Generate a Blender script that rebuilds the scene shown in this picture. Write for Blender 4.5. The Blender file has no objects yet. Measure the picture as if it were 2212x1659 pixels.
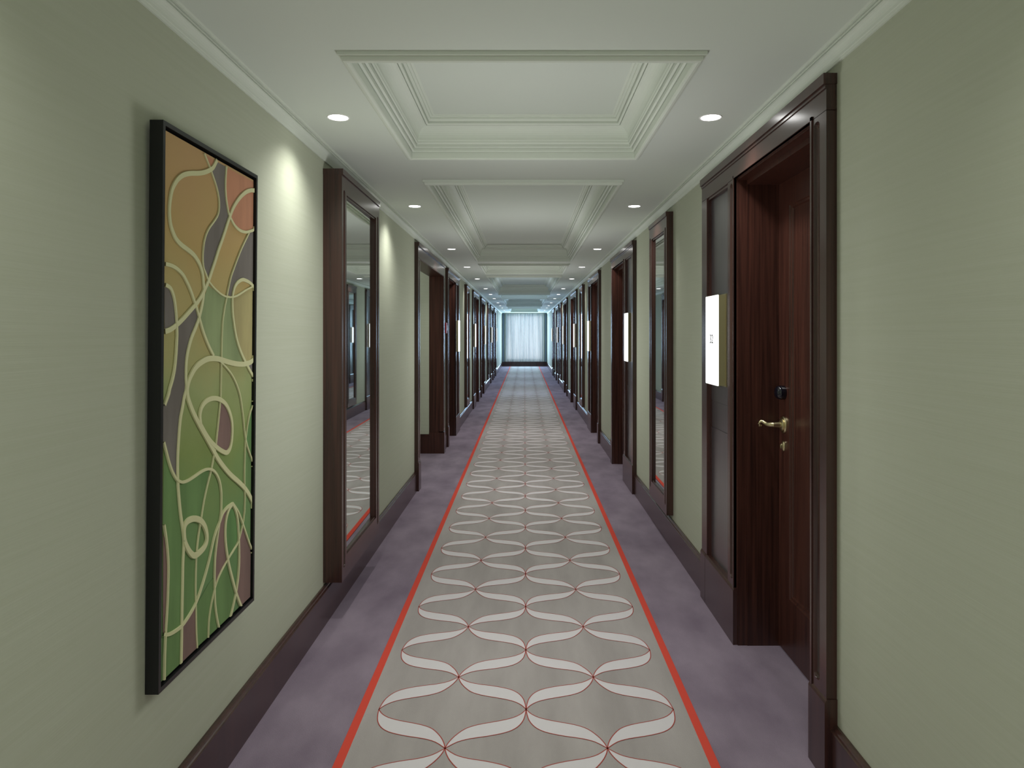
import bpy, bmesh, math, random
from mathutils import Vector
random.seed(7)
C = bpy.context.scene.collection
SC = bpy.context.scene
# ------------------------------------------------------------------ dimensions (metres)
H = 2.30          # flat ceiling
W = 0.978         # half width at the wall surface
F = 0.945         # door surround face
PL = 0.938        # plinth face
BB = 0.956        # baseboard face
YB, YE = -3.0, 30.0
CX, CZ, FPX = 1133.0, 1.40, 1500.0

# ------------------------------------------------------------------ materials
def lin(c):
    return tuple((v/255/12.92 if v/255 <= .04045 else ((v/255+.055)/1.055)**2.4) for v in c) + (1,)
MATS = {}
def mat(name, col, rough=.6, metal=0., spec=.5, emit=None, estr=0., coat=0.):
    m = bpy.data.materials.new(name); m.use_nodes = True
    b = m.node_tree.nodes['Principled BSDF']
    b.inputs['Base Color'].default_value = lin(col)
    b.inputs['Roughness'].default_value = rough
    b.inputs['Metallic'].default_value = metal
    b.inputs['Specular IOR Level'].default_value = spec
    b.inputs['Coat Weight'].default_value = coat
    if emit:
        b.inputs['Emission Color'].default_value = lin(emit); b.inputs['Emission Strength'].default_value = estr
    MATS[name] = m
    return m
def tex(m, scale, c1, c2, lo=.35, hi=.65, detail=4, bump=0., bscale=None, bdist=.01, rough=None):
    """object-space noise, stretched by `scale`, mixed between two colours, with optional bump"""
    nt = m.node_tree; N = nt.nodes; L = nt.links; b = N['Principled BSDF']
    tc = N.new('ShaderNodeTexCoord'); mp = N.new('ShaderNodeMapping'); mp.inputs['Scale'].default_value = scale
    no = N.new('ShaderNodeTexNoise'); no.inputs['Scale'].default_value = 1; no.inputs['Detail'].default_value = detail
    cr = N.new('ShaderNodeValToRGB'); cr.color_ramp.elements[0].position = lo; cr.color_ramp.elements[1].position = hi
    cr.color_ramp.elements[0].color = lin(c1); cr.color_ramp.elements[1].color = lin(c2)
    geo = N.new('ShaderNodeNewGeometry')
    L.new(geo.outputs['Position'], mp.inputs['Vector']); L.new(mp.outputs['Vector'], no.inputs['Vector'])
    L.new(no.outputs['Fac'], cr.inputs['Fac']); L.new(cr.outputs['Color'], b.inputs['Base Color'])
    if bump:
        m2 = N.new('ShaderNodeMapping'); m2.inputs['Scale'].default_value = bscale or scale
        n2 = N.new('ShaderNodeTexNoise'); n2.inputs['Scale'].default_value = 1; n2.inputs['Detail'].default_value = 3
        bp = N.new('ShaderNodeBump'); bp.inputs['Strength'].default_value = bump; bp.inputs['Distance'].default_value = bdist
        L.new(geo.outputs['Position'], m2.inputs['Vector']); L.new(m2.outputs['Vector'], n2.inputs['Vector'])
        L.new(n2.outputs['Fac'], bp.inputs['Height']); L.new(bp.outputs['Normal'], b.inputs['Normal'])
    return m
wallm = tex(mat('grasscloth_wallpaper', (172,177,158), .75, spec=.3), (3,1.2,90), (171,176,156), (174,179,160), bump=.2, bscale=(6,5,260), bdist=.001)
ceilm = mat('ceiling_paint', (198,205,195), .7, spec=.3)
moldm = mat('moulding_paint', (203,210,198), .55, spec=.35)
woodm = tex(mat('mahogany', (58,34,29), .36, spec=.5), (85,85,2.0), (39,20,16), (74,43,34), .3, .72, 6)
wdark = tex(mat('lacquered_mahogany', (56,32,26), .27, spec=.5, coat=.35), (60,60,1.5), (44,27,24), (68,42,36), .3, .7, 5)
wdark.node_tree.nodes['Principled BSDF'].inputs['Coat Roughness'].default_value = .16
panelm = tex(mat('smoked_panel_lacquer', (56,52,56), .35, spec=.6, coat=.8), (60,60,1.5), (50,46,49), (66,60,64), .3, .7, 5)
panelm.node_tree.nodes['Principled BSDF'].inputs['Coat Roughness'].default_value = .25
grout = mat('dark_joint', (14,9,9), .5)
carpm = tex(mat('plum_carpet', (132,120,131), .95, spec=.1), (5,2.5,1), (118,106,119), (143,131,143), .3, .7, 12, bump=.5, bscale=(300,300,300), bdist=.004)
runm = tex(mat('runner_wool', (156,151,147), .95, spec=.1), (7,1.3,1), (147,142,138), (165,160,156), .3, .7, 6, bump=.4, bscale=(300,300,300), bdist=.003)
ribm = mat('runner_ribbon', (199,196,196), .9, spec=.1)
redm = mat('runner_red', (200,76,62), .9, spec=.1)
redl = mat('runner_outline', (158,72,64), .9, spec=.1)
mirm = mat('mirror_silver', (226,232,228), .015, 1.)
blackm = mat('black_lacquer', (16,17,19), .4)
brass = mat('satin_brass', (232,220,178), .33, 1.)
bronze = mat('bronze_housing', (142,136,98), .45, .5)
plasb = mat('glossy_black_plastic', (10,11,22), .08, spec=.8)
signm = mat('lit_acrylic', (240,240,238), .4, emit=(252,253,252), estr=1.05)
inkm = mat('ink', (40,40,42), .6)
greym = mat('pale_ink', (170,176,172), .6)
ledm = mat('downlight_lens', (255,255,255), .4, emit=(255,255,252), estr=9.)
trimm = mat('white_trim', (225,225,222), .5)
redp = mat('red_plastic', (140,30,32), .35)
whp = mat('white_plastic', (225,220,222), .35)
glass_frame = mat('window_frame_paint', (190,200,205), .5)
drapem = tex(mat('grey_drape', (140,156,172), .85), (40,40,1), (128,144,160), (160,174,188))
# sheer curtain: translucent weave lit from the window behind
sheer = bpy.data.materials.new('sheer_voile'); sheer.use_nodes = True
nt = sheer.node_tree; nt.nodes.clear()
o_ = nt.nodes.new('ShaderNodeOutputMaterial'); mx = nt.nodes.new('ShaderNodeMixShader'); mx.inputs[0].default_value = .35
mx2 = nt.nodes.new('ShaderNodeMixShader'); mx2.inputs[0].default_value = .12
tr = nt.nodes.new('ShaderNodeBsdfTranslucent'); tr.inputs[0].default_value = (.82,.86,.88,1)
df = nt.nodes.new('ShaderNodeBsdfDiffuse'); df.inputs[0].default_value = (.8,.83,.86,1)
tp = nt.nodes.new('ShaderNodeBsdfTransparent')
nt.links.new(tr.outputs[0], mx.inputs[1]); nt.links.new(df.outputs[0], mx.inputs[2])
g_ = nt.nodes.new('ShaderNodeNewGeometry'); mp_ = nt.nodes.new('ShaderNodeMapping'); mp_.inputs['Scale'].default_value = (9,1,.25)
n_ = nt.nodes.new('ShaderNodeTexNoise'); n_.inputs['Scale'].default_value = 1; n_.inputs['Detail'].default_value = 2; c_ = nt.nodes.new('ShaderNodeValToRGB')
c_.color_ramp.elements[0].position = .38; c_.color_ramp.elements[0].color = (.42,.50,.56,1); c_.color_ramp.elements[1].position = .56; c_.color_ramp.elements[1].color = (.88,.90,.91,1)  # fold shading painted in: darker noise streaks across the cloth colour
nt.links.new(g_.outputs['Position'], mp_.inputs[0]); nt.links.new(mp_.outputs[0], n_.inputs['Vector']); nt.links.new(n_.outputs['Fac'], c_.inputs[0]); nt.links.new(c_.outputs[0], tr.inputs[0])
nt.links.new(mx.outputs[0], mx2.inputs[1]); nt.links.new(tp.outputs[0], mx2.inputs[2]); nt.links.new(mx2.outputs[0], o_.inputs[0])
# window glass
gl = bpy.data.materials.new('window_glass'); gl.use_nodes = True
nt = gl.node_tree; nt.nodes.clear()
o_ = nt.nodes.new('ShaderNodeOutputMaterial'); mx = nt.nodes.new('ShaderNodeMixShader'); mx.inputs[0].default_value = .06
tp = nt.nodes.new('ShaderNodeBsdfTransparent'); gg = nt.nodes.new('ShaderNodeBsdfGlossy'); gg.inputs['Roughness'].default_value = .02
nt.links.new(tp.outputs[0], mx.inputs[1]); nt.links.new(gg.outputs[0], mx.inputs[2]); nt.links.new(mx.outputs[0], o_.inputs[0])

# ------------------------------------------------------------------ mesh builder
class MB:
    def __init__(s): s.v = []; s.f = []; s.m = []
    def quad(s, pts, mi=0):
        n = len(s.v); s.v += [tuple(p) for p in pts]; s.f.append(tuple(range(n, n+len(pts)))); s.m.append(mi)
    def box(s, x0, x1, y0, y1, z0, z1, mi=0):
        n = len(s.v)
        s.v += [(x0,y0,z0),(x1,y0,z0),(x1,y1,z0),(x0,y1,z0),(x0,y0,z1),(x1,y0,z1),(x1,y1,z1),(x0,y1,z1)]
        for q in ((0,3,2,1),(4,5,6,7),(0,1,5,4),(1,2,6,5),(2,3,7,6),(3,0,4,7)):
            s.f.append(tuple(n+i for i in q)); s.m.append(mi)
    def grid(s, rows, mi=0, closed=False):
        """rows: list of equal-length point lists"""
        n = len(s.v); k = len(rows[0])
        for r in rows: s.v += [tuple(p) for p in r]
        for i in range(len(rows)-1):
            for j in range(k if closed else k-1):
                j2 = (j+1) % k
                s.f.append((n+i*k+j, n+i*k+j2, n+(i+1)*k+j2, n+(i+1)*k+j)); s.m.append(mi)
    def lathe(s, o, ax, prof, seg=24, mi=0, cap=True, sx=1., sz=1.):
        """profile (r, h) revolved about axis 'x','y' or 'z' from origin o"""
        rows = []
        for r, h in prof:
            row = []
            for i in range(seg):
                a = 2*math.pi*i/seg; p, q = r*math.cos(a)*sx, r*math.sin(a)*sz
                if ax == 'x': row.append((o[0]+h, o[1]+p, o[2]+q))
                elif ax == 'z': row.append((o[0]+p, o[1]+q, o[2]+h))
                else: row.append((o[0]+p, o[1]+h, o[2]+q))
            rows.append(row)
        s.grid(rows, mi, True)
        if cap:
            n = len(s.v)
            s.v += rows[0]; s.f.append(tuple(range(n, n+seg))); s.m.append(mi)
            n = len(s.v)
            s.v += rows[-1]; s.f.append(tuple(range(n, n+seg))); s.m.append(mi)
    def tube(s, pts, rad, seg=10, mi=0):
        rows = []
        P = [Vector(p) for p in pts]
        for i, p in enumerate(P):
            d = (P[min(i+1, len(P)-1)] - P[max(i-1, 0)]).normalized()
            u = d.cross(Vector((0,0,1)))
            if u.length < .1: u = d.cross(Vector((0,1,0)))
            u.normalize(); w = d.cross(u)
            r = rad[i] if isinstance(rad, (list, tuple)) else rad
            rows.append([tuple(p + u*r*math.cos(2*math.pi*k/seg) + w*r*math.sin(2*math.pi*k/seg)) for k in range(seg)])
        s.grid(rows, mi, True)
        for r in (rows[0], rows[-1]):
            n = len(s.v); s.v += r; s.f.append(tuple(range(n, n+seg))); s.m.append(mi)
    def build(s, name, mats, parent=None, off=(0,0,0), tf=None, smooth=False, bevel=0., recalc=True, cache=None):
        if cache is not None and cache in MESH:
            me = MESH[cache]
        else:
            me = bpy.data.meshes.new(name)
            vv = [tf(*p) for p in s.v] if tf else s.v
            vv = [(p[0]-off[0], p[1]-off[1], p[2]-off[2]) for p in vv]
            me.from_pydata(vv, [], s.f)
            for p, mi in zip(me.polygons, s.m): p.material_index = mi
            if recalc or smooth:
                bm = bmesh.new(); bm.from_mesh(me)
                bmesh.ops.remove_doubles(bm, verts=bm.verts, dist=1e-6)
                if recalc: bmesh.ops.recalc_face_normals(bm, faces=bm.faces)
                bm.to_mesh(me); bm.free()
            for m in (mats if isinstance(mats, (list, tuple)) else [mats]): me.materials.append(m)
            if smooth:
                for p in me.polygons: p.use_smooth = True
                try: me.set_sharp_from_angle(angle=math.radians(40))
                except Exception: pass
            if cache is not None: MESH[cache] = me
        o = bpy.data.objects.new(name, me); C.objects.link(o)
        if parent: o.parent = parent
        elif off != (0,0,0): o.location = off
        if bevel:
            b = o.modifiers.new('bevel', 'BEVEL'); b.width = bevel; b.segments = 2; b.limit_method = 'ANGLE'; b.angle_limit = math.radians(40)
        return o
MESH = {}
def tag(o, label=None, cat=None, group=None, kind=None):
    if label: o['label'] = label
    if cat: o['category'] = cat
    if group: o['group'] = group
    if kind: o['kind'] = kind
    return o
def empty(name, loc):
    o = bpy.data.objects.new(name, None); C.objects.link(o); o.location = loc; o.empty_display_size = .1
    return o
ORD = ['first','second','third','fourth','fifth','sixth','seventh','eighth','ninth','tenth','eleventh','twelfth','thirteenth','fourteenth','fifteenth']

# ------------------------------------------------------------------ layout along the corridor (y of the near edge)
LSU = 1.526                       # length of a door surround
CYC = 6.69
RIGHT = [(2.174,'A'),(6.06,'B'),(8.865,'A'),(12.75,'B'),(15.555,'A'),(19.44,'B'),(22.245,'A')]
LEFT = [(8.58,'A'),(12.90,'B'),(15.27,'A'),(19.59,'B'),(21.96,'A')]
PASS0, PASS1 = 6.29, 8.13         # side passage opening on the left
def opening(y0, t): return (y0+.116, y0+.956) if t == 'A' else (y0+LSU-.956, y0+LSU-.116)

# ------------------------------------------------------------------ shell
m = MB(); m.quad([(-3.2,YB,0),(1.3,YB,0),(1.3,YE+.3,0),(-3.2,YE+.3,0)])
m.quad([(-3.2,YB,-.05),(1.3,YB,-.05),(1.3,YE+.3,-.05),(-3.2,YE+.3,-.05)])
tag(m.build('floor', carpm), 'plum purple carpet covering the corridor floor', 'floor', kind='structure')
def wall(name, s, opens, label):
    m = MB(); y = YB
    for a, b, top in sorted(opens):
        m.box(W, W+.03, y, a, 0, H+.05); m.box(W, W+.03, a, b, top, H+.05); y = b
    m.box(W, W+.03, y, YE+.1, 0, H+.05)
    tag(m.build(name, wallm, tf=lambda x,y,z: (s*x,y,z)), label, 'wall', kind='structure')
wall('wall_right', 1, [opening(y,t)+(2.13,) for y,t in RIGHT], 'pale green grasscloth wall on the right of the corridor')
wall('wall_left', -1, [opening(y,t)+(2.13,) for y,t in LEFT]+[(PASS0,PASS1,2.11)], 'pale green grasscloth wall on the left of the corridor')
m = MB(); m.box(-1.1,1.1,YB-.05,YB,0,H+.1)
tag(m.build('wall_back', wallm), 'plain wall closing the corridor behind the viewpoint', 'wall', kind='structure')
m = MB()
for b in ((-1.1,-.8,0,H+.1),(.8,1.1,0,H+.1),(-.8,.8,0,.26),(-.8,.8,2.22,H+.1)): m.box(b[0],b[1],YE,YE+.12,b[2],b[3])
tag(m.build('wall_end', wallm), 'wall around the window at the far end of the corridor', 'wall', kind='structure')
# side passage shell
m = MB()
m.box(-3.0,-1.115,PASS1,PASS1+.05,0,2.4); m.box(-3.0,-1.01,PASS0-.07,PASS0-.02,0,2.4); m.box(-3.05,-3.0,PASS0-.07,PASS1+.05,0,2.4)
m.box(-3.0,-1.01,PASS0-.07,PASS1+.05,2.36,2.4,1)
tag(m.build('wall_passage', [wallm, ceilm]), 'pale walls of the side passage opening off the left wall', 'wall', kind='structure')

# ceiling with rectangular coffers
CH = .590; CO = -.007
COF = [(-2.7,1.8)]
for k in range(4):
    COF.append((2.21+6.7*k, 3.51+6.7*k)); COF.append((4.06+6.7*k, 8.42+6.7*k if k < 3 else 28.2))
m = MB(); y = YB
for a, b in COF:
    m.quad([(CO-CH,y,H),(CO+CH,y,H),(CO+CH,a,H),(CO-CH,a,H)]); y = b
m.quad([(CO-CH,y,H),(CO+CH,y,H),(CO+CH,YE+.1,H),(CO-CH,YE+.1,H)])
m.quad([(-1.05,YB,H),(CO-CH,YB,H),(CO-CH,YE+.1,H),(-1.05,YE+.1,H)]); m.quad([(CO+CH,YB,H),(1.05,YB,H),(1.05,YE+.1,H),(CO+CH,YE+.1,H)])
m.quad([(-1.1,YB-.05,H+.3),(1.1,YB-.05,H+.3),(1.1,YE+.12,H+.3),(-1.1,YE+.12,H+.3)])
for a, b in COF:
    m.quad([(-.45,a+.13,H+.160),(.45,a+.13,H+.160),(.45,b-.13,H+.160),(-.45,b-.13,H+.160)])
tag(m.build('ceiling', ceilm, recalc=False), 'white ceiling with recessed coffers', 'ceiling', kind='structure')
prof = [(.0,.0),(.0,-.011),(.010,-.013),(.010,-.021),(.014,-.026),(.024,-.028),(.032,-.026),(.034,-.020),(.034,.010)]
def quirk(i, h, w=.0035, d=.009): return [(i,h),(i,h+d),(i+w,h+d),(i+w,h)]    # narrow shadow groove
prof += quirk(.0345,.010)+[(.047,.012),(.047,.026)]+quirk(.0475,.026)+[(.060,.028),(.060,.040)]+quirk(.0605,.041)+[(.068,.048),(.068,.054)]
for i in range(9):     # big cove
    a = math.pi/2*i/8
    prof.append((.070+.046*(1-math.cos(a)), .060+.058*math.sin(a)))
prof += quirk(.1165,.119)+[(.128,.124),(.128,.134)]+quirk(.1285,.134,d=.007)+[(.140,.144),(.140,.151)]+[(.150,.152),(.152,.158),(.162,.1595)]
for n, (a, b) in enumerate(COF):
    m = MB(); rows = []
    for i, h in prof:
        rows.append([(CO-CH+i,a+i,H+h),(CO+CH-i,a+i,H+h),(CO+CH-i,b-i,H+h),(CO-CH+i,b-i,H+h)])
    m.grid(rows, 0, True)
    o = m.build('trim_%d' % (n+3), moldm, smooth=False)
    tag(o, 'stepped white moulding lining the %s ceiling coffer%s' % (ORD[max(n-1,0)], ' in view' if n else ' behind the viewpoint'), 'coffer moulding', kind='structure')
# cornices
cp = [(W,.842),(W-.006,.842),(W-.007,.852)]
for i in range(7):
    a = math.pi/2*i/6
    cp.append((W-.008-.020*(1-math.cos(a)), .854+.030*math.sin(a)))
cp += [(W-.0245,.885),(W-.0245,.888),(W-.031,.8865),(W-.031,.892),(W-.028,.892),(W-.028,.8945),(W-.038,.893),(W-.038,.8985),(W-.045,.9),(W-.045,.902)]
for s, n, side in ((-1,1,'left'),(1,2,'right')):
    m = MB(); m.grid([[(s*x,YB,CZ+z) for x,z in cp],[(s*x,YE,CZ+z) for x,z in cp]])
    tag(m.build('trim_%d' % n, moldm), 'white coved cornice along the top of the %s wall' % side, 'cornice', kind='structure')
m = MB(); m.box(-W,W,YE-.03,YE,H-.05,H)
tag(m.build('trim_12', moldm), 'white cornice above the window at the far end', 'cornice', kind='structure')
# baseboards
bp_ = [(W,.176),(W-.008,.176),(W-.014,.170),(W-.0155,.165),(BB+.002,.163),(BB-.001,.160),(BB-.001,.157),(BB,.155),(BB,.0)]
def baseboard(name, s, segs, label):
    m = MB()
    for a, b in segs:
        m.grid([[(s*x,a,z) for x,z in bp_],[(s*x,b,z) for x,z in bp_]])
        for y in (a, b): m.quad([(s*x,y,z) for x,z in bp_]+[(s*W,y,0)])
    tag(m.build(name, woodm if False else wdark), label, 'baseboard', kind='structure')
def gaps(opens):
    out = []; y = YB
    for a, b in sorted(opens): out.append((y,a)); y = b
    out.append((y,YE)); return out
baseboard('baseboard_right', 1, gaps([(y-.004,y+LSU+.004) for y,t in RIGHT]), 'dark wood baseboard along the right wall')
baseboard('baseboard_left', -1, gaps([(y-.004,y+LSU+.004) for y,t in LEFT]+[(6.17,8.25)]), 'dark wood baseboard along the left wall')
m = MB(); m.box(-.955,.955,YE-.06,YE,0,.19); m.box(-.955,.955,YE-.075,YE-.06,.17,.2)
tag(m.build('baseboard_end', wdark), 'dark baseboard under the far window', 'baseboard', kind='structure')

# ------------------------------------------------------------------ runner
RC = .006; RH = .6255
def bez(pts, n):
    """Catmull-Rom through 2D points"""
    out = []
    P = [pts[0]]+list(pts)+[pts[-1]]
    for i in range(1, len(P)-2):
        for k in range(n):
            t = k/n; p0,p1,p2,p3 = P[i-1],P[i],P[i+1],P[i+2]
            out.append(tuple(.5*((2*p1[j])+(-p0[j]+p2[j])*t+(2*p0[j]-5*p1[j]+4*p2[j]-p3[j])*t*t+(-p0[j]+3*p1[j]-3*p2[j]+p3[j])*t**3) for j in range(len(p1))))
    out.append(tuple(pts[-1])); return out
m = MB()
zr = .004
m.box(RC-RH+.031, RC+RH-.031, YB+.1, 29.6, 0, zr, 0)
m.box(RC-RH, RC-RH+.031, YB+.1, 29.6, 0, zr, 1); m.box(RC+RH-.031, RC+RH, YB+.1, 29.6, 0, zr, 1)
A_ = bez([(0,0),(.018,.030),(.046,.055),(.085,.073),(.1265,.0865),(.175,.103),(.216,.128),(.248,.172),(.266,.212),(.2735,.2425)], 3)
B_ = bez([(0,0),(.004,.040),(.012,.078),(.029,.113),(.053,.138),(.084,.155),(.134,.172),(.190,.186),(.235,.206),(.2735,.2425)], 3)
# resample both by fraction so that the ribbon can be skinned
def strip(pts, w, z, ox, oy, sx, sy, mi):
    rows = []
    for i, p in enumerate(pts):
        a = pts[max(i-1,0)]; b = pts[min(i+1,len(pts)-1)]
        dx, dy = b[0]-a[0], b[1]-a[1]; l = math.hypot(dx,dy) or 1
        nx, ny = -dy/l*w/2, dx/l*w/2
        rows.append([(ox+sx*(p[0]+nx), oy+sy*(p[1]+ny), z),(ox+sx*(p[0]-nx), oy+sy*(p[1]-ny), z)])
    m.grid(rows, mi)
P_X, P_Y = .2735, .485
ycen = 2.580 - 11*P_Y
n = 0
while ycen + n*P_Y < 29.3:
    yc = ycen + n*P_Y
    for col in (-2, 0, 2):            # nodes at even columns; ribbons run to the odd columns
        for sx in (-1, 1):
            if abs(col + sx) > 2: continue
            for sy in (-1, 1):
                ox = RC + col*P_X
                a, b = A_, B_
                rows = [[(ox+sx*p[0], yc+sy*p[1], zr+.0006),(ox+sx*q[0], yc+sy*q[1], zr+.0006)] for p,q in zip(a,b)]
                m.grid(rows, 2)
                strip(a, .0034, zr+.0010, ox, yc, sx, sy, 3); strip(b, .0034, zr+.0010, ox, yc, sx, sy, 3)
    n += 1
# make the flat pattern face upward
o = m.build('carpet_runner', [runm, redm, ribm, redl], recalc=False)
for p in o.data.polygons:
    if p.material_index >= 2 and p.normal.z < 0: p.flip()
tag(o, 'long grey runner with white ribbon trellis pattern and red borders on the corridor floor', 'runner')

# ------------------------------------------------------------------ door surrounds
def stile(m, u0, u1, z0, z1, flute=None, d0=F, d1=1.0, depth=.013, fz=None):
    """a fluted upright: face at distance d0 from the axis, flute = (centre, radius)"""
    if not flute: m.box(d0, d1, u0, u1, z0, z1); return
    uc, r = flute; fz0, fz1 = fz
    us = sorted(set([u0, u1, uc-r-.001, uc+r+.001] + [uc-r+2*r*i/10 for i in range(11)]))
    zs = sorted(set([z0, z1] + [fz0+r*(1-math.cos(math.pi/2*i/6)) for i in range(7)] + [fz1-r*(1-math.cos(math.pi/2*i/6)) for i in range(7)] + [fz0-.001, fz1+.001]))
    def dep(u, z):
        zz = min(max(z, fz0+r), fz1-r); q = math.hypot(u-uc, z-zz)/r
        return depth*math.sqrt(max(0, 1-q*q))**.6 if q < 1 else 0
    m.grid([[(d0+dep(u,z), u, z) for u in us] for z in zs])
    m.box(d0+depth+.004, d1, u0, u1, z0, z1)
    for u in (u0, u1): m.quad([(d0,u,z0),(d0+depth+.004,u,z0),(d0+depth+.004,u,z1),(d0,u,z1)])
    for z in (z0, z1): m.quad([(d0,u0,z),(d0+depth+.004,u0,z),(d0+depth+.004,u1,z),(d0,u1,z)])
OT = 2.10      # top of the opening
ST = 2.216     # top of the surround
def surround(n, side, y0, typ, label, signlabel, handles=True, mark=None):
    s = 1 if side == 'right' else -1
    root = empty('door_%d' % n, (s*W, y0, 0)); tag(root, label, 'door', kind='structure')
    tf = (lambda x,u,z: (s*x, y0+u, z)) if typ == 'A' else (lambda x,u,z: (s*x, y0+LSU-u, z))
    off = (s*W, y0, 0); key = (s, typ)
    def B(m, name, mt, par=root, **k): return m.build(name, mt, par, off=off, tf=tf, cache=key+(name, k.pop('c', '')), **k)
    # frame: uprights, header, linings
    m = MB()
    stile(m, 0, .116, .24, OT+.002, (.071,.022), fz=(.285,2.085))
    stile(m, .956, 1.056, .24, OT+.002, (1.000,.022), fz=(.285,2.085))
    stile(m, 1.426, LSU, .24, OT+.002)
    m.box(F, 1.0, 0, LSU, OT, ST-.034)
    m.box(F-.010, 1.0, -.003, LSU+.003, ST-.034, ST)         # cap moulding
    m.box(F-.004, F, 0, LSU, ST-.046, ST-.034)
    m.box(F-.004, F+.01, .104, .116, .25, OT+.012); m.box(F-.004, F+.01, .956, .966, .25, OT+.012); m.box(F-.004, F+.01, .104, .966, OT, OT+.012)  # beads round opening
    for a, b, c, d in ((1.056,1.066,.25,OT),(1.416,1.426,.25,OT)): m.box(F+.006, F+.03, a, b, c, d)
    m.box(F+.006, F+.03, 1.056, 1.426, OT-.012, OT)
    B(m, 'frame', wdark)
    m = MB()
    m.box(1.0, 1.18, .10, .130, 0, OT-.03); m.box(1.0, 1.18, .942, .972, 0, OT-.03); m.box(1.0, 1.18, .10, .972, OT-.03, OT+.02)
    m.box(.958, 1.0, .944, .956, .0, OT); m.box(.958, 1.0, .116, .124, .0, OT); m.box(.958,1.0,.116,.956,OT-.010,OT)
    B(m, 'lining', woodm)
    m = MB()
    m.box(F+.022, 1.0, 1.056, 1.426, 1.059, OT); m.box(F+.024, 1.0, 1.056, 1.426, .926, 1.055); m.box(F+.022, 1.0, 1.056, 1.426, .24, .922)
    m.box(F+.026, 1.0, 1.056, 1.426, .24, OT)
    B(m, 'side_panel', panelm)
    for a, b, c in ((-.004,.122,'near'),(.950,1.436,'panel'),(1.440,LSU+.004,'end')):
        m = MB()
        m.box(PL, 1.0, a, b, 0, .243)
        m.grid([[(PL,a,.243),(PL,b,.243)],[(PL+.003,a,.250),(PL+.003,b,.250)],[(F,a,.256),(F,b,.256)],[(1.0,a,.256),(1.0,b,.256)]])
        for u in (a, b): m.quad([(PL,u,.243),(PL+.003,u,.250),(F,u,.256),(1.0,u,.256),(1.0,u,.243)])
        B(m, 'plinth', wdark, c=c)
    # door leaf
    m = MB(); D = 1.141; z0, z1 = .008, OT-.032; a, b = .132, .940; g = .12
    m.box(D, D+.04, a, a+g, z0, z1); m.box(D, D+.04, b-g, b, z0, z1); m.box(D, D+.04, a+g, b-g, z0, .255); m.box(D, D+.04, a+g, b-g, 1.955, z1)
    for (u0,u1,v0,v1) in ((a+g,b-g,.255,1.955),):
        rows = []
        for i, dd in ((0,0.0),(.004,.006),(.012,.007),(.016,.014),(.03,.015)):
            rows.append([(D+dd,u0+i,v0+i),(D+dd,u1-i,v0+i),(D+dd,u1-i,v1-i),(D+dd,u0+i,v1-i)])
        m.grid(rows, 0, True); i = .03; dd = .015
        m.quad([(D+dd,u0+i,v0+i),(D+dd,u1-i,v0+i),(D+dd,u1-i,v1-i),(D+dd,u0+i,v1-i)])
    leaf = B(m, 'door_leaf', woodm)
    if handles:
        L_ = .878
        m = MB()
        m.lathe((D,L_,1.0),'x',[(.038,0),(.038,-.005),(.034,-.009),(.026,-.009),(.026,-.013),(.021,-.017),(.012,-.019),(.011,-.040),(.010,-.048)],28)
        path = [(D-.036,L_,1.0),(D-.048,L_+.004,1.0),(D-.056,L_+.012,.999),(D-.063,L_+.024,.998),(D-.070,L_+.036,1.002),(D-.077,L_+.044,1.008),(D-.085,L_+.047,1.010),(D-.091,L_+.048,1.006),(D-.094,L_+.048,.998),(D-.091,L_+.048,.990),(D-.085,L_+.048,.989),(D-.082,L_+.048,.994)]
        m.tube(path, [.010,.0105,.0105,.0095,.0085,.0075,.0065,.006,.0055,.005,.0045,.003], 12)
        h = B(m, 'door_handle', brass, leaf, smooth=True); tag(h, 'brass scroll lever handle')
        m = MB(); m.lathe((D,L_,.906),'x',[(.020,0),(.020,-.004),(.016,-.008),(.010,-.010),(.009,-.016),(.006,-.018)],24, sx=.8, sz=1.15)
        B(m, 'keyhole_plate', brass, leaf, smooth=True)
        m = MB(); m.lathe((D,L_,1.142),'x',[(.033,0),(.034,-.010),(.033,-.022),(.028,-.032),(.018,-.038),(.006,-.040)],28, sz=.92)
        B(m, 'card_reader', plasb, leaf, smooth=True)
    # ------- lit number sign on the side panel (its own thing)
    u0, u1 = 1.146, 1.366
    zc0, zc1 = 1.149, 1.588
    base = tf(.967, (u0+u1)/2, zc0)
    sg = empty('number_sign', base); tag(sg, signlabel, 'sign', 'lit room number signs')
    def S(m, name, mt, **k): return m.build(name, mt, sg, off=base, tf=tf, cache=('sign',)+key+(name,), **k)
    m = MB(); m.box(.929, .967, u0+.002, u1-.002, zc0+.002, zc1-.002); S(m, 'housing', bronze)
    m = MB(); m.box(.9615, .9665, u0-.006, u1+.006, zc0-.004, zc1+.004)
    m.box(.926, .930, u0, u1, zc1-.002, zc1+.001); m.box(.926, .930, u0, u1, zc0-.001, zc0+.002)
    S(m, 'rim', brass)
    m = MB(); m.box(.9235, .929, u0+.001, u1-.001, zc0+.001, zc1-.001); S(m, 'light_face', signm)
    if mark == 'digits':
        cu = bpy.data.curves.new('digits', 'FONT'); cu.body = '32'; cu.size = .062; cu.align_x = 'CENTER'; cu.align_y = 'CENTER'; cu.extrude = .0005
        to = bpy.data.objects.new('digits_tmp', cu); C.objects.link(to); bpy.context.view_layer.update()
        me = bpy.data.meshes.new_from_object(to.evaluated_get(bpy.context.evaluated_depsgraph_get()))
        bpy.data.objects.remove(to)
        q = tf(.9232, (u0+u1)/2, 1.372)
        for v in me.vertices:
            x, y, z = v.co; v.co = (q[0]-base[0]-s*z, q[1]-base[1]-s*x, q[2]-base[2]+y)
        me.materials.append(inkm)
        ob = bpy.data.objects.new('room_number', me); C.objects.link(ob); ob.parent = sg
    elif mark == 'faint':
        m = MB()
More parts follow.
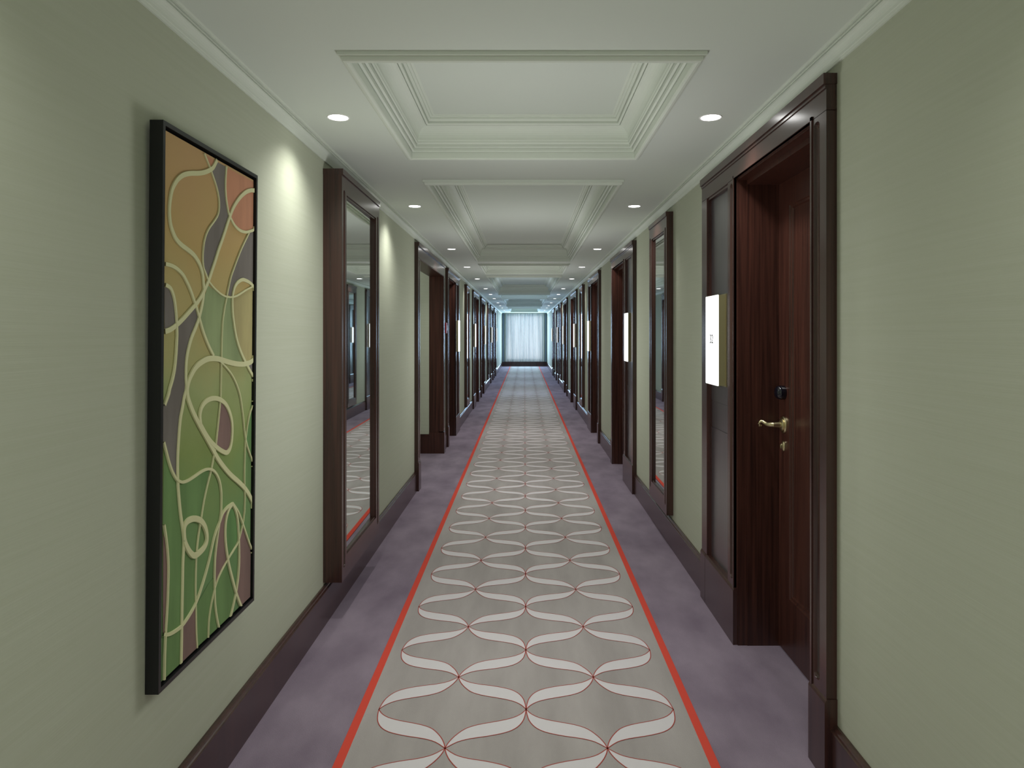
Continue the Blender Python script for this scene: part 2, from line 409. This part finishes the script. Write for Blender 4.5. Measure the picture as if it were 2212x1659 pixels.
        for (du, dz, wu, wz) in ((-.012,.014,.016,.004),(-.012,.002,.013,.004),(-.012,-.012,.016,.004),(.012,.014,.015,.004),(.014,.003,.004,.018),(.010,-.013,.016,.004)):
            uu = (u0+u1)/2+du; zz = 1.372+dz
            m.box(.9230,.9236,uu-wu/2,uu+wu/2,zz-wz/2,zz+wz/2)
        S(m, 'room_number', greym)
    return root
k = 1
WH = ['nearest','second','third','fourth','fifth','sixth','seventh']
for i, (y, t) in enumerate(RIGHT):
    ds = 'dark wood door and panelled surround, %s door on the right wall' % WH[i]
    ss = 'glowing white number sign in brass housing beside the %s door on the right' % WH[i]
    surround(k, 'right', y, t, ds, ss, mark='digits' if i == 0 else ('faint' if i == 1 else None)); k += 1
for i, (y, t) in enumerate(LEFT):
    ds = 'dark wood door and panelled surround, %s door on the left wall' % WH[i]
    ss = 'glowing white number sign in brass housing beside the %s door on the left' % WH[i]
    surround(k, 'left', y, t, ds, ss); k += 1

# cased opening to the side passage on the left
yp = 6.17
root = empty('trim_13', (-W, yp, 0)); tag(root, 'dark wood casing of the open side passage on the left wall', 'door casing', kind='structure')
tfl = lambda x,u,z: (-x, u, z)
def LB(m, name, mt): return m.build(name, mt, root, off=(-W,yp,0), tf=tfl)
m = MB()
stile(m, yp, PASS0, .24, 2.08, (yp+.065,.020), fz=(.285,2.06)); stile(m, PASS1, 8.24, .24, 2.08, (8.19,.020), fz=(.285,2.06))
m.box(F, 1.0, yp, 8.24, 2.078, ST-.034); m.box(F-.010, 1.0, yp-.003, 8.243, ST-.034, ST)
LB(m, 'frame', wdark)
m = MB(); m.box(F+.002, 1.115, PASS1-.006, PASS1+.05, 0, 2.09); m.box(F+.002, 1.115, PASS0-.05, PASS0+.006, 0, 2.09); m.box(F+.002, 1.115, PASS0-.05, PASS1+.05, 2.07, 2.12)
LB(m, 'lining', woodm)
for a, b in ((yp-.004,PASS0+.008),(PASS1-.008,8.245)):
    m = MB(); m.box(PL, 1.0, a, b, 0, .246); m.box(PL+.004, 1.0, a+.002, b-.002, .246, .255); LB(m, 'plinth', wdark)
m = MB(); m.box(PL, 1.115, PASS1-.014, PASS1, 0, .246); m.box(1.115, 3.0, PASS1-.014, PASS1, 0, .225); m.box(1.115, 3.0, PASS1-.020, PASS1, .205, .225)
m.build('baseboard_passage', woodm, tf=tfl); tag(bpy.data.objects['baseboard_passage'], 'dark baseboard inside the side passage', 'baseboard', kind='structure')

# ------------------------------------------------------------------ mirrors
def mirror(s, y0, y1, d, z0, z1, label, toe=0.):
    root = empty('wall_mirror', (s*W, (y0+y1)/2, z0)); tag(root, label, 'mirror', 'tall wall mirrors in dark wood frames')
    off = (s*W, (y0+y1)/2, z0); tf = lambda x,u,z: (s*x,u,z)
    g = .088
    m = MB()
    stile(m, y0, y0+g, z0, z1, (y0+.045,.018), d0=d, d1=W, depth=.010, fz=(z0+.06,z1-.095))
    stile(m, y1-g, y1, z0, z1, (y1-.045,.018), d0=d, d1=W, depth=.010, fz=(z0+.06,z1-.095))
    m.box(d, W, y0+g, y1-g, z1-.11, z1); m.box(d, W, y0+g, y1-g, z0, z0+.11)
    m.box(d-.006, W, y0-.002, y1+.002, z1-.026, z1+.002)
    for a, b, c, e in ((y0+g,y0+g+.010,z0+.11,z1-.11),(y1-g-.010,y1-g,z0+.11,z1-.11),(y0+g,y1-g,z0+.11,z0+.12),(y0+g,y1-g,z1-.12,z1-.11)):
        m.box(d+.006, d+.03, a, b, c, e)
    m.build('frame', wdark, root, off=off, tf=tf)
    m = MB(); m.box(d+.016, d+.022, y0+g, y1-g, z0+.11, z1-.11)
    m.build('mirror_glass', mirm, root, off=off, tf=lambda x,u,z: (s*(x+toe*(u-(y0+y1)/2)),u,z))
mirror(-1, 3.37, 4.235, .886, .192, 2.200, 'tall dark framed mirror standing far out from the left wall, nearest on the left', toe=.008)
mirror(1, 4.566, 5.20, .934, .205, 2.202, 'narrow dark framed mirror between the first two doors on the right wall')
mirror(1, 11.255, 11.89, .934, .205, 2.202, 'narrow dark framed mirror between the third and fourth doors on the right wall')
mirror(1, 17.945, 18.58, .934, .205, 2.202, 'narrow dark framed mirror between the fifth and sixth doors on the right wall')
mirror(-1, 11.29, 11.90, .934, .205, 2.202, 'narrow dark framed mirror between the first two doors on the left wall')
mirror(-1, 17.98, 18.60, .934, .205, 2.202, 'narrow dark framed mirror between the third and fourth doors on the left wall')

# ------------------------------------------------------------------ painting on the left wall
PY0, PY1, PZ0, PZ1 = 1.787, 2.42, .471, 1.951
def lean(z): return .0125*(z-PZ0)/(PZ1-PZ0)        # hangs tilted slightly forward
ptf = lambda d, y, z: (-(d - lean(z)), y, z)
base = (-.97, (PY0+PY1)/2, PZ0)
pr = empty('framed_painting', base); tag(pr, 'tall abstract painting of looping cream lines over orange and green in a black frame', 'painting')
m = MB(); fw = .012
for a, b, c, e in ((PY0,PY0+fw,PZ0,PZ1),(PY1-fw,PY1,PZ0,PZ1),(PY0+fw,PY1-fw,PZ0,PZ0+fw),(PY0+fw,PY1-fw,PZ1-fw,PZ1)): m.box(.942,.977,a,b,c,e)
m.box(.968,.976,PY0+fw,PY1-fw,PZ0+fw,PZ1-fw)
m.build('frame', blackm, pr, off=base, tf=ptf)
cg = .008; CY0, CY1, CZ0, CZ1 = PY0+fw+cg, PY1-fw-cg, PZ0+fw+cg, PZ1-fw-cg
CD = .9495
def cv(crop, x, y):
    """traced outline position -> (y, z) on the canvas"""
    y0, sc = {'A': (270,5.531), 'B': (550,5.531), 'C': (830,5.531), 'D': (1060,3.95)}[crop]
    px, py = 340+x/sc, y0+y/sc
    d = .942
    for _ in range(4):
        Y = FPX*d/(CX-px); z = CZ+(721-py)*Y/FPX; d = CD-lean(z)
    return (Y, z)
def T(spec):
    out = []; c = None
    for t in spec.split():
        if t in 'ABCD': c = t; continue
        x, y = t.split(','); out.append(cv(c, float(x), float(y)))
    return out
# material: base colour of the canvas by height
canv = bpy.data.materials.new('painted_canvas'); canv.use_nodes = True
nt = canv.node_tree; N = nt.nodes; L = nt.links; b = N['Principled BSDF']; b.inputs['Roughness'].default_value = .7; b.inputs['Specular IOR Level'].default_value = .25
geo = N.new('ShaderNodeNewGeometry'); sp = N.new('ShaderNodeSeparateXYZ'); L.new(geo.outputs['Position'], sp.inputs[0])
no = N.new('ShaderNodeTexNoise'); no.inputs['Scale'].default_value = 5; no.inputs['Detail'].default_value = 5
ad = N.new('ShaderNodeMath'); ad.operation = 'MULTIPLY_ADD'; L.new(no.outputs['Fac'], ad.inputs[0]); ad.inputs[1].default_value = .35; L.new(sp.outputs['Z'], ad.inputs[2])
L.new(geo.outputs['Position'], no.inputs['Vector'])
mr = N.new('ShaderNodeMapRange'); L.new(ad.outputs[0], mr.inputs['Value']); mr.inputs['From Min'].default_value = PZ0+.17; mr.inputs['From Max'].default_value = PZ1+.17
cr = N.new('ShaderNodeValToRGB'); L.new(mr.outputs[0], cr.inputs['Fac']); L.new(cr.outputs['Color'], b.inputs['Base Color'])
stops = [(0,(98,130,86)),(.22,(106,136,88)),(.38,(126,142,84)),(.52,(146,156,106)),(.66,(168,156,104)),(.8,(174,150,98)),(1,(178,146,104))]
e = cr.color_ramp.elements; e[0].position = 0; e[0].color = lin(stops[0][1]); e[1].position = 1; e[1].color = lin(stops[-1][1])
for p, c in stops[1:-1]:
    q = e.new(p); q.color = lin(c)
cm = {'gray': (112,107,101), 'plum': (122,100,94), 'pink': (176,126,98), 'teal': (136,150,108), 'green': (98,134,82), 'leaf': (104,134,84), 'olive': (136,148,90), 'tan': (162,154,108)}
cmats = [canv]; cidx = {}
for kx, c in cm.items():
    mm = tex(mat('paint_'+kx, c, .7, spec=.25), (6,14,3), tuple(int(v*.94) for v in c), tuple(min(255,int(v*1.05)) for v in c))
    cidx[kx] = len(cmats); cmats.append(mm)
cream = mat('paint_cream', (196,196,152), .6, spec=.3); cidx['cream'] = len(cmats); cmats.append(cream)
polys = [
 ('pink','A 560,350 695,430 655,505 625,530'), ('pink','A 820,505 1165,690 1165,1240 1050,1275 960,1250 900,1180 850,1080 815,880 803,700'),
 ('teal','B 605,370 700,440 830,510 885,525 890,700 920,920 1015,1270 930,1290 755,1250 655,1205 560,990 490,775 540,560'),
 ('tan','B 890,530 960,500 1140,390 1155,430 1155,1230 1060,1290 1015,1270 930,980 890,700'),
 ('green','C 1155,200 1100,330 1060,520 1045,680 1140,960 1150,960'),
 ('leaf','C 1040,700 1035,1220 1135,1430 1140,960'), ('leaf','C 75,740 120,930 220,1140 232,1300 280,1640 D 215,450 205,800 197,1480 48,1620 45,300'),
 ('leaf','D 320,590 318,980 330,1340 200,1480 207,800 220,480 270,540'), ('leaf','C 250,1180 350,1160 560,1030 620,1020 560,1330 515,1580 480,1600 C 300,1640 280,1640'),
 ('green','D 600,160 660,150 685,400 600,570 575,430 572,300'), ('leaf','D 430,800 590,600 660,870 610,1080 425,1255 330,1340 322,990'),
 ('gray','A 695,430 815,500 803,760 830,1000 850,1080 800,1260 720,1490 680,1620 B 600,310 565,220 540,150 A 532,1580 538,1480 550,1390 575,1300 610,1230 660,1160 705,1090 725,1020 728,920 715,820 690,720 660,630 650,530'),
 ('gray','A 1080,1300 1120,1270 1165,1255 1165,1640 B 1155,400 1090,340 1040,300 1000,290 950,330 915,380 885,500 828,480 845,370 870,260 905,160 945,60'),
 ('gray','B 80,390 140,410 175,480 195,570 210,700 215,845 140,895 80,905'),
 ('gray','B 440,640 460,650 487,760 450,860 400,980 365,1100 340,1230 330,1350 330,1480 C 310,150 290,280 265,400 250,550 240,700 232,850 230,1000 228,1140 170,1060 130,950 95,820 62,690 62,260 120,120 155,30 B 170,1480 195,1350 210,1200 222,950 222,860 290,790 370,700'),
 ('gray','B 1160,1240 1100,1290 1060,1310 1110,1400 1160,1480'),
 ('plum','C 750,200 810,260 855,350 880,470 880,620 860,750 820,810 760,795 695,740 720,480'),
 ('plum','D 600,150 550,200 525,270 508,400 485,560 480,700 480,850 500,770 545,670 590,590 572,430 570,330 578,240'),
 ('plum','D 722,300 745,360 780,460 806,520 806,905 710,985 665,880 680,740 688,620 688,480 685,440 700,370'),
 ('plum','D 318,985 270,1055 205,1150 198,1480 332,1345 325,1220'),
 ('plum','D 44,370 65,420 75,520 82,640 80,800 72,1000 56,1215 42,1222'),
]
strands = [
 (.012,'A 700,420 660,500 620,535 560,562 480,577 380,578 300,597 240,640 200,695 165,770 145,870 135,960 133,1060 145,1180 170,1270 210,1360 270,1430 350,1490 420,1550 470,1620 B 500,130 530,230 540,330 545,430 530,560 505,680 485,760 450,860 400,980 365,1100 340,1230 330,1350 330,1480 335,1600 C 310,150 288,280 265,400 250,550 240,700 232,850 230,1000 232,1130 238,1250 250,1400 265,1550 D 198,260 210,340 218,430 215,520 210,620 207,800 203,1000 200,1200 198,1350 195,1490'),
 (.005,'A 550,340 590,440 625,530 660,630 690,720 715,820 728,920 725,1020 705,1090 660,1160 610,1230 575,1300 550,1390 538,1480 532,1580 B 540,150 565,220 600,310 650,380 710,440 770,485 830,505 900,505 960,480 1030,435 1090,400 1150,368'),
 (.008,'A 815,495 805,640 803,760 812,880 830,1000 850,1080 880,1145 920,1210 980,1262 1050,1280 1120,1262 1170,1238'),
 (.012,'A 1170,790 1110,780 1050,800 990,850 935,920 890,1000 860,1080 835,1150 800,1260 760,1380 720,1490 680,1620 B 640,190 600,310 555,410 500,520 440,600 370,680 290,770 210,845 140,895 76,918'),
 (.005,'A 1085,1290 1030,1400 980,1510 930,1640 B 905,160 870,260 845,370 828,450 815,520 790,650 770,800 762,950 758,1100 755,1250 752,1400 748,1560 C 745,150 735,270 720,430 700,620 685,750 660,880 630,1030 590,1190 550,1370 515,1580 D 350,330 335,450 325,560 320,700 318,850 320,980 322,1100 325,1220 332,1345'),
 (.010,'B 1162,420 1130,375 1090,335 1040,308 1000,300 950,330 915,380 895,450 885,530 888,680 905,830 930,980 970,1120 1020,1240 1070,1340 1120,1430 1160,1495'),
 (.009,'B 80,112 150,130 220,170 290,240 340,330 385,430 430,560 460,650 490,760 520,870 560,990 610,1110 660,1210'),
 (.009,'B 80,360 140,400 175,480 195,570 210,700 218,830 222,950 218,1060 210,1200 195,1350 170,1480 135,1600 C 120,120 72,250'),
 (.0145,'B 1162,1228 1100,1285 1020,1308 930,1305 840,1285 760,1260 690,1243 600,1243 520,1280 450,1340 400,1420 365,1500 345,1600 C 350,150 380,250 420,350 480,470 540,580 590,670 650,780 710,890 790,1000 870,1090 950,1160 1030,1240 1090,1330 1142,1450'),
 (.005,'B 740,1280 820,1360 880,1440 930,1540 965,1640 C 985,180 1005,320 1020,450 1035,600 1060,730 1100,850 1146,968'),
 (.0125,'C 505,490 495,380 510,290 550,220 610,178 680,168 750,192 810,250 855,350 880,470 880,620 860,750 820,815 760,800 690,750 620,680 560,590 505,490'),
 (.007,'C 62,690 95,820 130,950 170,1060 220,1140 280,1170 350,1150 430,1100 510,1045 580,1015 640,1022 690,1070 730,1160 750,1280 752,1400 748,1540 D 520,280 500,420 485,560 480,700 480,850 485,980 498,1080 517,1175'),
 (.004,'C 1155,195 1100,330 1070,460 1050,600 1040,700 1035,850 1030,1000 1030,1200 1035,1350 1030,1500 D 738,150 725,260 700,370 680,440 640,510 590,590 545,670 500,770 470,880 445,1000 430,1120 425,1258'),
 (.008,'D 635,108 590,140 550,190 525,260 490,350 460,460 430,600 390,750 330,930 270,1050 200,1150 130,1205 80,1227 40,1224'),
 (.010,'D 630,112 600,160 578,240 570,330 572,430 585,540 605,650 635,770 665,880 708,995'),
 (.008,'D 628,108 655,160 675,240 683,350 688,480 688,620 680,740 665,850 640,970 614,1085'),
 (.006,'D 632,105 680,180 715,270 745,360 780,460 806,518'),
 (.015,'D 220,420 216,340 228,283 260,250 310,238 360,258 395,310 412,380 408,440 375,500 310,553 270,530 235,470 220,420'),
 (.006,'D 46,290 65,420 75,520 82,640 80,800 72,1000 60,1200 52,1400 48,1625'),
]
def clampc(p): return (min(max(p[0],CY0),CY1), min(max(p[1],CZ0),CZ1))
m = MB()
m.box(CD, .968, CY0, CY1, CZ0, CZ1, 0)
for i, (kx, spx) in enumerate(polys):
    pts = [clampc(p) for p in T(spx)]
    dd = CD-.0004-.00006*i
    m.quad([(dd, y, z) for y, z in pts], cidx[kx])
cvobj_polys = len(m.f)
for i, (w, spx) in enumerate(strands):
    pts = bez(T(spx), 4); hgt = CD-.0042-.0001*i
    rows = []
    for j, p in enumerate(pts):
        a = pts[max(j-1,0)]; bq = pts[min(j+1,len(pts)-1)]; dx, dy = bq[0]-a[0], bq[1]-a[1]; l = math.hypot(dx,dy) or 1
        ww = w*(.80+.35*abs(dx)/l)
        nx, ny = -dy/l*ww/2, dx/l*ww/2
        q0 = clampc((p[0]+nx,p[1]+ny)); q1 = clampc((p[0]-nx,p[1]-ny))
        rows.append([(CD-.0003,q0[0],q0[1]),(hgt,q0[0],q0[1]),(hgt,q1[0],q1[1]),(CD-.0003,q1[0],q1[1])])
    m.grid(rows, cidx['cream'])
cvo = m.build('canvas', cmats, pr, off=base, tf=ptf, recalc=False)
bm = bmesh.new(); bm.from_mesh(cvo.data)
bmesh.ops.triangulate(bm, faces=[f for f in bm.faces if len(f.verts) > 4], ngon_method='EAR_CLIP')
bm.to_mesh(cvo.data); bm.free()

# ------------------------------------------------------------------ fire call point on the left wall
b0 = (-W, 8.40, 1.405)
cp0 = empty('fire_call_point', b0); tag(cp0, 'small red and white wall call point between the side passage and the first left door', 'call point')
m = MB(); m.box(-W,-.940,8.345,8.455,1.405,1.535); m.build('housing', redp, cp0, off=b0, bevel=.004)
m = MB(); m.box(-.940,-.936,8.37,8.43,1.44,1.50); m.build('button_plate', whp, cp0, off=b0)

# ------------------------------------------------------------------ downlights
LY = [-1.6,.88,2.89,4.90,7.38,9.37,11.38,13.85,15.85,17.8,20.2,22.2,24.2,26.7,28.7]
def downlight(s, y, label):
    b = (s*.775, y, H); r = empty('downlight', b); tag(r, label, 'light', 'round recessed ceiling downlights')
    m = MB(); m.lathe((0,0,0),'z',[(.0405,.02),(.0405,-.001),(.0455,-.0025),(.0475,0)],32,cap=False); m.build('trim_ring', trimm, r, cache='ring', smooth=True)
    m = MB(); m.lathe((0,0,0),'z',[(.0402,-.0006),(.0402,.004)],32); m.build('lens', ledm, r, cache='lens')
    return r
vis = 0
for y in LY:
    if y > 2: vis += 1
    for s, side in ((-1,'left'),(1,'right')):
        if y > 2: downlight(s, y, 'round white downlight, %s from the front in the %s row' % (ORD[vis-1], side))
        l = bpy.data.lights.new('downlight_beam', 'SPOT'); l.energy = 22 if y > 1 else 17; l.spot_size = math.radians(130); l.spot_blend = 1.0; l.shadow_soft_size = .035; l.specular_factor = .5
        l.color = (1,.985,.95) if y < 18 else (.78,.90,1)
        o = bpy.data.objects.new('downlight_beam', l); C.objects.link(o); o.location = (s*.775, y, H-.012)

# ------------------------------------------------------------------ far window, curtain, drapes
w = empty('window_1', (0,YE,.26)); tag(w, 'window behind the sheer curtain at the far end of the corridor', 'window', kind='structure')
m = MB()
for b in ((-.8,-.75,.26,2.22),(.75,.8,.26,2.22),(-.75,.75,.26,.31),(-.75,.75,2.17,2.22),(-.02,.02,.31,2.17)): m.box(b[0],b[1],YE+.03,YE+.09,b[2],b[3])
m.build('window_frame', glass_frame, w, off=(0,YE,.26))
m = MB(); m.box(-.75,.75,YE+.055,YE+.06,.31,2.17); m.build('pane', gl, w, off=(0,YE,.26))
m = MB(); rows = []; nn = 200
for z in [.2,.25,.6,1.1,1.6,2.1,2.27]:
    rows.append([(-.83+1.66*i/nn, YE-.13+.034*math.sin(i/nn*2*math.pi*16+.5*math.sin(i*.21))+.007*math.sin(i*.9), z) for i in range(nn+1)])
m.grid(rows)
tag(m.build('sheer_curtain', sheer, smooth=True, recalc=False), 'white sheer pleated curtain glowing with daylight at the corridor end', 'curtain')
for s, side in ((-1,'left'),(1,'right')):
    m = MB(); rows = []
    for z in [.2,.8,1.5,2.28]:
        rows.append([(s*(.865+.09*i/40), YE-.17+.024*math.sin(i/40*2*math.pi*3), z) for i in range(41)])
    m.grid(rows)
    o = m.build('drape', drapem, smooth=True, recalc=False)
    tag(o, 'narrow grey drape at the %s edge of the far window' % side, 'curtain')

# ------------------------------------------------------------------ light
wd = bpy.data.worlds.new('sky'); SC.world = wd; wd.use_nodes = True
bg = wd.node_tree.nodes['Background']; bg.inputs[0].default_value = (.84,.92,1.0,1); bg.inputs[1].default_value = 1.25
def area(name, loc, rot, sx, sy, e, col, spec=1.):
    l = bpy.data.lights.new(name, 'AREA'); l.shape = 'RECTANGLE'; l.size = sx; l.size_y = sy; l.energy = e; l.color = col; l.specular_factor = spec
    o = bpy.data.objects.new(name, l); C.objects.link(o); o.location = loc; o.rotation_euler = rot; return o
dl = area('daylight_inside', (0,YE-.3,1.3), (math.radians(-90),0,0), 1.5, 1.9, 80, (.45,.68,1.0), .15); dl.visible_camera = False
def point(name, loc, e, col=(1,1,1), r=.25):
    l = bpy.data.lights.new(name, 'POINT'); l.energy = e; l.color = col; l.shadow_soft_size = r; l.specular_factor = 0
    o = bpy.data.objects.new(name, l); C.objects.link(o); o.location = loc; o.visible_camera = False; o.visible_glossy = False; return o
for i in range(9):  # unseen fill lamps added along the axis, tinted blue toward the window
    y = -.45 + 3.35*i
    point('ambient_fill', (0,y,.95 if y < 0 else 1.3), 32.0 if y < 0 else (19.0 if y < 14 else 27), (1,.99,1) if y < 12 else ((.8,.9,1) if y < 15 else (.50,.71,1)))
point('passage_light', (-1.9,7.2,2.0), 9, (.95,1,.97), .1)

# ------------------------------------------------------------------ camera
cd = bpy.data.cameras.new('camera'); cam = bpy.data.objects.new('camera', cd); C.objects.link(cam)
cam.location = (0,0,CZ); cam.rotation_euler = (math.radians(90),0,0)
cd.sensor_width = 36; cd.lens = FPX/2212*36
cd.shift_x = -(CX-1106)/2212; cd.shift_y = -(829.5-721)/2212
cd.clip_start = .02; cd.clip_end = 200
SC.camera = cam
SC.view_settings.view_transform = 'Standard'; SC.view_settings.look = 'None'; SC.view_settings.exposure = .22
SC.cycles.max_bounces = 14; SC.cycles.diffuse_bounces = 8; SC.cycles.glossy_bounces = 6; SC.cycles.transparent_max_bounces = 12
SC.cycles.caustics_reflective = False; SC.cycles.sample_clamp_indirect = 4
